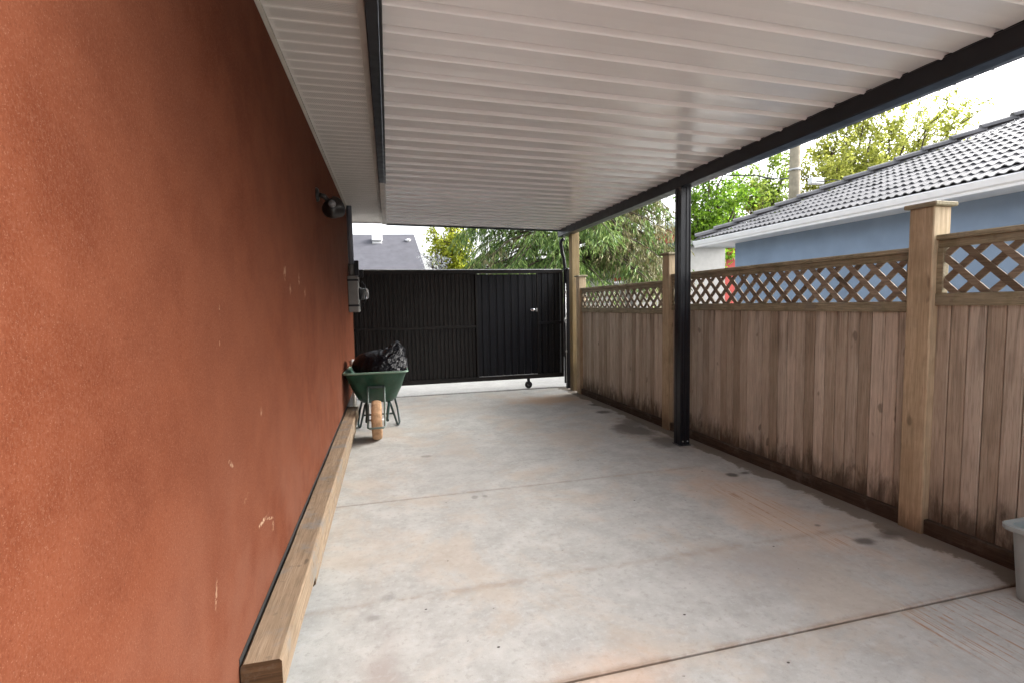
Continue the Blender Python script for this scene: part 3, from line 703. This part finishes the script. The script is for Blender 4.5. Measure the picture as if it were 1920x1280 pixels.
# ------------------------------------------------------------------ buildings farther off
gh = thing('grey_roof_house', 'house with a steep plain grey roof showing above the black gate', 'house', (-1, 22, 0))
zt, zb = 4.42, 2.55
def roofpt(px, py, y):
    d = fw+rt*((px-960)/F)-up*((py-640)/F); return CAM+d*(y/d.y)
tr_ = roofpt(776, 440, 23.5); tl_ = roofpt(560, 441, 23.5); br_ = roofpt(800, 512, 20.5); bl_ = roofpt(540, 512, 20.5)
br2 = Vector((br_.x, 27, br_.z)); tr2 = Vector((tr_.x, 26, tr_.z)); tl2 = Vector((tl_.x, 26, tl_.z)); bl2 = Vector((bl_.x, 27, bl_.z))
MB().add([bl_, br_, tr_, tl_, bl2, br2, tr2, tl2], [(0, 1, 2, 3), (1, 5, 6, 2), (5, 4, 7, 6), (4, 0, 3, 7), (3, 2, 6, 7), (0, 4, 5, 1)]).build('roof', 'greyroof', gh)
MB().box(bl_.x+.3, br_.x-.3, 20.9, 26.8, -.1, br_.z-.001, .01).build('wall', 'pale', gh)
nrm = (tr_-br_).normalized()
v0 = br_.lerp(tr_, .80); vx = roofpt(707, 449, 22.9)
sl_ = (vx.z-.0)
MB().box(vx.x-.22, vx.x+.22, vx.y-.32, vx.y+.15, vx.z-.10, vx.z+.16, .02).box(vx.x-.2, vx.x+.2, vx.y-.2, vx.y+.25, vx.z-.24, vx.z-.1005, .01).build('roof_vent', 'white', gh)
vx = roofpt(765, 453, 22.9)
MB().lathe([(.05, -.3), (.05, 0), (.12, .02), (.12, .08), (.02, .12)], vx, 'z', 12).build('vent_pipe', 'white', gh)

rh = thing('red_house', 'red sided house partly hidden behind the cedar tree', 'house', (12, 21, 0))
a = roofpt(1120, 560, 21); b_ = roofpt(1384, 560, 21)
MB().box(a.x, b_.x, 21, 27, -.1, 3.75, .01).build('wall', 'redsid', rh)
ap = roofpt(1365, 466, 20.9); ea = roofpt(1392, 482, 20.9)
MB().prism([(a.x-.3, 3.70), (b_.x+.4, 3.70), ((a.x+b_.x)/2, 4.9)], 20.7, 27.3).build('roof', 'redsid', rh)
MB().prism([(a.x-.4, 3.62), (a.x-.4, 3.84), ((a.x+b_.x)/2, 5.14), (b_.x+.5, 3.84), (b_.x+.5, 3.62), ((a.x+b_.x)/2, 4.9)], 20.62, 20.699).build('barge_board', 'white', rh)
pg = thing('pale_garage', 'pale stucco garage between the fence post and the blue house', 'garage', (10, 16.5, 0))
a = roofpt(1188, 540, 16.5); b_ = roofpt(1359, 540, 16.5)
t1 = roofpt(1290, 462, 16.5); t0 = roofpt(1205, 528, 16.5)
MB().prism([(a.x, -.1), (b_.x, -.1), (b_.x, roofpt(1359, 462, 16.5).z), (t1.x, t1.z), (t1.x-.1, t0.z+.35), (a.x, t0.z)], 16.5, 20.2).build('wall', 'pale', pg)
e1 = roofpt(1268, 470, 16.3); e2 = roofpt(1375, 456, 16.3)
MB().box(t1.x-.5, b_.x+.15, 16.2, 20.4, t1.z+.02, t1.z+.16, .01).build('roof', 'teal', pg)
ts = thing('garden_shed', 'low shed with a pale teal roof behind the far end of the fence', 'shed', (7, 18, 0))
a = roofpt(1086, 500, 17); b_ = roofpt(1150, 500, 17)
zs = roofpt(1100, 520, 17).z
MB().box(a.x-.2, b_.x-.0, 17, 19, -.1, zs+.05, .01).build('wall', 'pale', ts)
MB().prism([(a.x-.45, zs), (b_.x+.2, zs-.02), (b_.x+.1, zs+.07), (a.x+.9, zs+.42), (a.x+.2, zs+.44), (a.x-.4, zs+.08)], 16.7, 19.3).build('roof', 'teal', ts)

# ------------------------------------------------------------------ utility pole and wires
pp = spot(1489, 380, 17); ptop = spot(1489, 150, 17)
up_ = thing('utility_pole', 'pale wooden utility pole standing behind the tiled roof', 'utility pole', (pp.x, pp.y, 0))
MB().tube([(pp.x, pp.y, -.1), (pp.x, pp.y, pp.z), (pp.x, pp.y, ptop.z)], [.21, .185, .15], 14).build('shaft', 'pole', up_)
MB().bar((pp.x-1.1, pp.y+.4, ptop.z-.35), (pp.x+1.1, pp.y-.4, ptop.z-.35), .1, .12).build('crossarm', 'pole', up_)
MB().lathe([(.222, 0), (.222, .05), (.20, .055), (.20, -.005)], (pp.x, pp.y, spot(1489, 322, 17).z), 'z', 14).build('pole_band', 'steel', up_)
def wire(pts, r, label, group=None):
    out = []
    for p, q in zip(pts[:-1], pts[1:]):
        for i in range(12): t = i/12; out.append(p.lerp(q, t)-Vector((0, 0, .12*4*t*(1-t))))
    out.append(pts[-1]); tag(MB().tube(out, r, 6).build('overhead_wire', 'wire'), label, 'wire', group)
pw = spot(1489, 334, 17)-Vector((0, .21, 0))
wire([spot(1290, 318, 26), spot(1420, 329, 20), pw], .030, 'thick dark cable sagging from the left to the utility pole', 'overhead wires')
wire([pw+Vector((.1, 0, .02)), spot(1560, 337, 16), spot(1700, 326, 13)], .016, 'thin cable leaving the pole to the right above the tiled roof', 'overhead wires')
for (ya, yb, lb) in ((143, 141, 'upper thin wire of three in the white sky at the right'), (155, 155, 'lower wire of three in the white sky at the right'), (129, 126, 'topmost faint wire of three in the white sky at the right')):
    wire([spot(1600, ya+4, 30), spot(2150, yb-4, 30)], .028, lb, 'overhead wires')
bx = spot(1530, 340, 16.5)
tag(MB().box(bx.x-.26, bx.x+.26, bx.y-.09, bx.y+.09, bx.z-.11, bx.z+.10, .02).box(bx.x-.2, bx.x-.17, bx.y-.02, bx.y+.02, bx.z+.1, bx.z+.17, .004).box(bx.x+.17, bx.x+.2, bx.y-.02, bx.y+.02, bx.z+.1, bx.z+.17, .004).build('cable_closure', 'white'), 'small white splice box hanging on the cable right of the pole', 'cable box')

# ------------------------------------------------------------------ trees
def leaf(mb, p, d, n, L, W):
    """one folded leaf: base p, direction d, normal n"""
    s = d.cross(n).normalized(); a = p+d*L*.5
    mb.v += [p, a+s*W*.5, p+d*L, a-s*W*.5]; o = len(mb.v)-4; mb.f.append((o, o+1, o+2, o+3)); mb.sm.append(False)
def rv(r): 
    while True:
        v = Vector((r.uniform(-1, 1), r.uniform(-1, 1), r.uniform(-1, 1)))
        if .01 < v.length < 1: return v.normalized()
def limb(mb, p, q, r0, r1, rnd, wob=.12, n=7):
    L = (q-p).length; pts = []; off = Vector()
    for i in range(n+1):
        t = i/n; pts.append(p.lerp(q, t)+rv(rnd)*L*wob*.3*math.sin(math.pi*t)+Vector((0, 0, L*.08*math.sin(math.pi*t))))
    mb.tube(pts, [r0+(r1-r0)*i/n for i in range(n+1)], 7); return pts
def broad(name, label, base, limbs, leafm, rnd, tw=14, lv=10, lsize=.09, spread=.9, r0=.16, twl=1.1, group=None, trunk_top=None):
    root = thing(name, label, 'tree', (base.x, base.y, 0), group)
    wood = MB(); crown = MB(); tt = trunk_top or base
    wood.tube([(base.x, base.y, -.1), (base.x+rnd.uniform(-.1, .1), base.y, tt.z*.5), tt], [r0*1.3, r0, r0*.75], 10)
    for q in limbs:
        pts = limb(wood, tt-Vector((0, 0, rnd.uniform(0, 1.0))), q, r0*.55, .018, rnd)
        for k in range(tw):
            t = rnd.uniform(.25, 1); i = min(len(pts)-2, int(t*(len(pts)-1))); p = pts[i].lerp(pts[i+1], rnd.random())
            dirv = ((q-tt).normalized()*.8+rv(rnd)*.9).normalized(); e = p+dirv*twl*rnd.uniform(.4, 1)
            wood.tube([p, p.lerp(e, .5)+rv(rnd)*.06, e], [.014, .009, .005], 4, False)
            for j in range(lv):
                c_ = p.lerp(e, rnd.uniform(.2, 1.05))+rv(rnd)*rnd.random()*spread*.35
                for h in range(3):
                    d = rv(rnd); d.z -= .3; leaf(crown, c_+rv(rnd)*.08, d.normalized(), rv(rnd), lsize*rnd.uniform(.7, 1.4), lsize*.6*rnd.uniform(.7, 1.3))
    wood.build('trunk', 'bark', root, fix=False); crown.build('crown', leafm, root, fix=False)
    return root
rnd = random.Random(3)
# yellow-green tree past the gate
b0 = Vector((2.05, 16.2, 0)); tt = Vector((2.05, 16.2, 1.6))
lm = [roofpt(px, py, yv) for px, py, yv in ((832, 440, 15.9), (850, 432, 16.2), (868, 440, 16.4), (872, 470, 16.2), (845, 455, 15.8), (826, 462, 16), (858, 480, 16), (875, 500, 16.3), (846, 400, 16.5), (862, 395, 16.5), (850, 495, 15.9), (868, 455, 15.8), (812, 436, 16.3))]
broad('leafy_tree', 'yellow-green leafy tree between the grey roof and the cedar', b0, lm, 'leaf_y', rnd, 16, 11, .10, .6, .09, .55, 'trees behind the yard', tt)
b0 = Vector((1.55, 14.6, 0)); tt = Vector((1.55, 14.6, 1.2))
lm = [roofpt(px, py, yv) for px, py, yv in ((806, 482, 14.5), (818, 474, 14.6), (828, 484, 14.6), (812, 498, 14.5), (824, 500, 14.6), (835, 496, 14.7))]
broad('blossom_shrub', 'small white blossoming shrub beside the grey roof', b0, lm, 'leaf_w', rnd, 9, 7, .06, .4, .04, .35, 'trees behind the yard', tt)
# bright green tree behind the steel post
c0 = spot(1335, 400, 23); b0 = Vector((c0.x, c0.y, 0)); tt = Vector((c0.x, c0.y, c0.z-2.6))
lm = [spot(px, py, 23+rnd.uniform(-1.5, 1.5)) for px, py in ((1270, 400), (1300, 350), (1330, 330), (1355, 345), (1385, 360), (1300, 400), (1330, 380), (1360, 385), (1310, 430), (1345, 425), (1375, 410), (1280, 440), (1330, 455), (1290, 370), (1395, 340), (1320, 300), (1360, 300), (1400, 420))]
broad('leafy_tree', 'bright fresh green tree just right of the steel post', b0, lm, 'leaf_g', rnd, 16, 12, .17, 1.1, .16, 1.1, 'trees behind the yard', tt)
# thin spring trees over the tiled roof
c0 = spot(1570, 470, 30); b0 = Vector((c0.x, c0.y, 0)); tt = Vector((c0.x, c0.y, c0.z))
lm = [spot(px, py, 30+rnd.uniform(-2, 2)) for px, py in ((1500, 300), (1530, 270), (1560, 250), (1590, 235), (1620, 225), (1650, 220), (1540, 330), (1570, 300), (1600, 285), (1630, 275), (1665, 250), (1690, 230), (1520, 350), (1590, 320), (1560, 200), (1610, 180), (1640, 300))]
broad('spring_tree', 'olive-yellow budding tree right of the utility pole', b0, lm, 'leaf_o', rnd, 24, 15, .19, 1.3, .22, 1.5, 'trees behind the yard', tt)
c0 = spot(1640, 470, 32); b0 = Vector((c0.x, c0.y, 0)); tt = Vector((c0.x, c0.y, c0.z+1))
lm = [spot(px, py, 32+rnd.uniform(-2, 2)) for px, py in ((1700, 200), (1740, 180), (1780, 185), (1820, 190), (1855, 187), (1835, 205), (1790, 210), (1750, 225), (1710, 250), (1740, 260), (1690, 285), (1770, 195), (1720, 290))]
broad('spring_tree', 'thin bare-limbed tree leaning far right over the ridge of the tiled roof', b0, lm, 'leaf_o', rnd, 20, 12, .17, 1.0, .14, 1.2, 'trees behind the yard', tt)
c0 = spot(1420, 480, 27); b0 = Vector((c0.x, c0.y, 0)); tt = Vector((c0.x, c0.y, c0.z+.5))
lm = [spot(px, py, 27+rnd.uniform(-2, 2)) for px, py in ((1395, 340), (1410, 320), (1425, 300), (1450, 310), (1470, 330), (1440, 350), (1465, 370), (1405, 370), (1430, 380), (1480, 300), (1450, 280), (1475, 350), (1420, 390), (1455, 395))]
broad('spring_tree', 'sparse dark-twigged tree left of the utility pole', b0, lm, 'leaf_o2', rnd, 16, 9, .17, 1.2, .13, 1.1, 'trees behind the yard', tt)

# drooping cedar
ced = thing('cedar_tree', 'large drooping green cedar behind the gate and the fence corner', 'tree', (5.3, 14.2, 0), 'trees behind the yard')
wood = MB(); cr = MB(); crb = MB(); rc = random.Random(11)
wood.tube([(5.3, 14.2, -.1), (5.35, 14.2, 4), (5.3, 14.2, 9.5)], [.34, .25, .04], 12)
for bi in range(330):
    z = 1.9+6.9*(bi/330)**1.5; az = rc.uniform(0, 2*math.pi)
    if math.sin(az) > .45: continue
    Lb = (3.55-.33*max(0, z-2.4))*rc.uniform(.8, 1.08); 
    p0 = Vector((5.3, 14.2, z+.55)); e = p0+Vector((math.cos(az)*Lb, math.sin(az)*Lb*.95, -.5-.25*rc.random()))
    pts = []
    for i in range(9):
        t = i/8; pts.append(p0.lerp(e, t)+Vector((0, 0, .5*math.sin(math.pi*t)-.15*t))+rv(rc)*.05)
    wood.tube(pts, [.045-.04*i/8 for i in range(9)], 6)
    side = Vector((-math.sin(az), math.cos(az), 0))
    brown = rc.random() < (.75 if math.cos(az) > .05 else .12)
    for k in range(int(50*Lb/3)):
        t = rc.uniform(.22, 1.02); i = min(7, int(t*8)); p = pts[i].lerp(pts[i+1], min(1, t*8-i))
        sg = rc.choice((-1, 1)); tip = p+side*sg*rc.uniform(.1, .55)+Vector((math.cos(az), math.sin(az), 0))*rc.uniform(0, .3)-Vector((0, 0, rc.uniform(.15, .6)))
        mid = p.lerp(tip, .5)+Vector((0, 0, .08))
        tgt = crb if brown and rc.random() < .7 else cr
        for q in range(11):
            u = rc.random(); c_ = (p.lerp(mid, u*2) if u < .5 else mid.lerp(tip, u*2-1)); d = (tip-mid).normalized()*.7+rv(rc)*.5+Vector((0, 0, -.45))
            leaf(tgt, c_, d.normalized(), rv(rc), rc.uniform(.10, .22), rc.uniform(.018, .036))
wood.build('trunk', 'bark', ced, fix=False); cr.build('crown', 'needle', ced, fix=False); crb.build('brown_spray', 'needle_b', ced, fix=False)

# ------------------------------------------------------------------ sky and light
w = bpy.data.worlds.new('World'); scn.world = w; w.use_nodes = True
nt = w.node_tree; bgn = nt.nodes['Background']; sk = nt.nodes.new('ShaderNodeTexSky'); sk.sky_type = 'NISHITA'; sk.sun_disc = False
SE, SA = R(31), R(90)
sk.sun_elevation = SE; sk.sun_rotation = SA; sk.air_density = 1.0; sk.dust_density = 6.0; sk.ozone_density = 1.0
hs = nt.nodes.new('ShaderNodeHueSaturation'); hs.inputs['Saturation'].default_value = .22
nt.links.new(sk.outputs[0], hs.inputs['Color']); nt.links.new(hs.outputs[0], bgn.inputs['Color']); bgn.inputs['Strength'].default_value = .148
sd = bpy.data.lights.new('sun', 'SUN'); sd.energy = .45; sd.angle = R(45); sd.color = (1, .97, .93)
so = bpy.data.objects.new('sun', sd); COL.objects.link(so)
dv = Vector((math.sin(SA)*math.cos(SE), math.cos(SA)*math.cos(SE), math.sin(SE)))      # towards the sun
so.rotation_euler = dv.to_track_quat('Z', 'Y').to_euler()
vs_ = scn.view_settings; vs_.view_transform = 'Standard'; vs_.look = 'None'; vs_.gamma = 1; vs_.exposure = 2.4
scn.cycles.use_denoising = True
scn.cycles.max_bounces = 10; scn.cycles.diffuse_bounces = 6
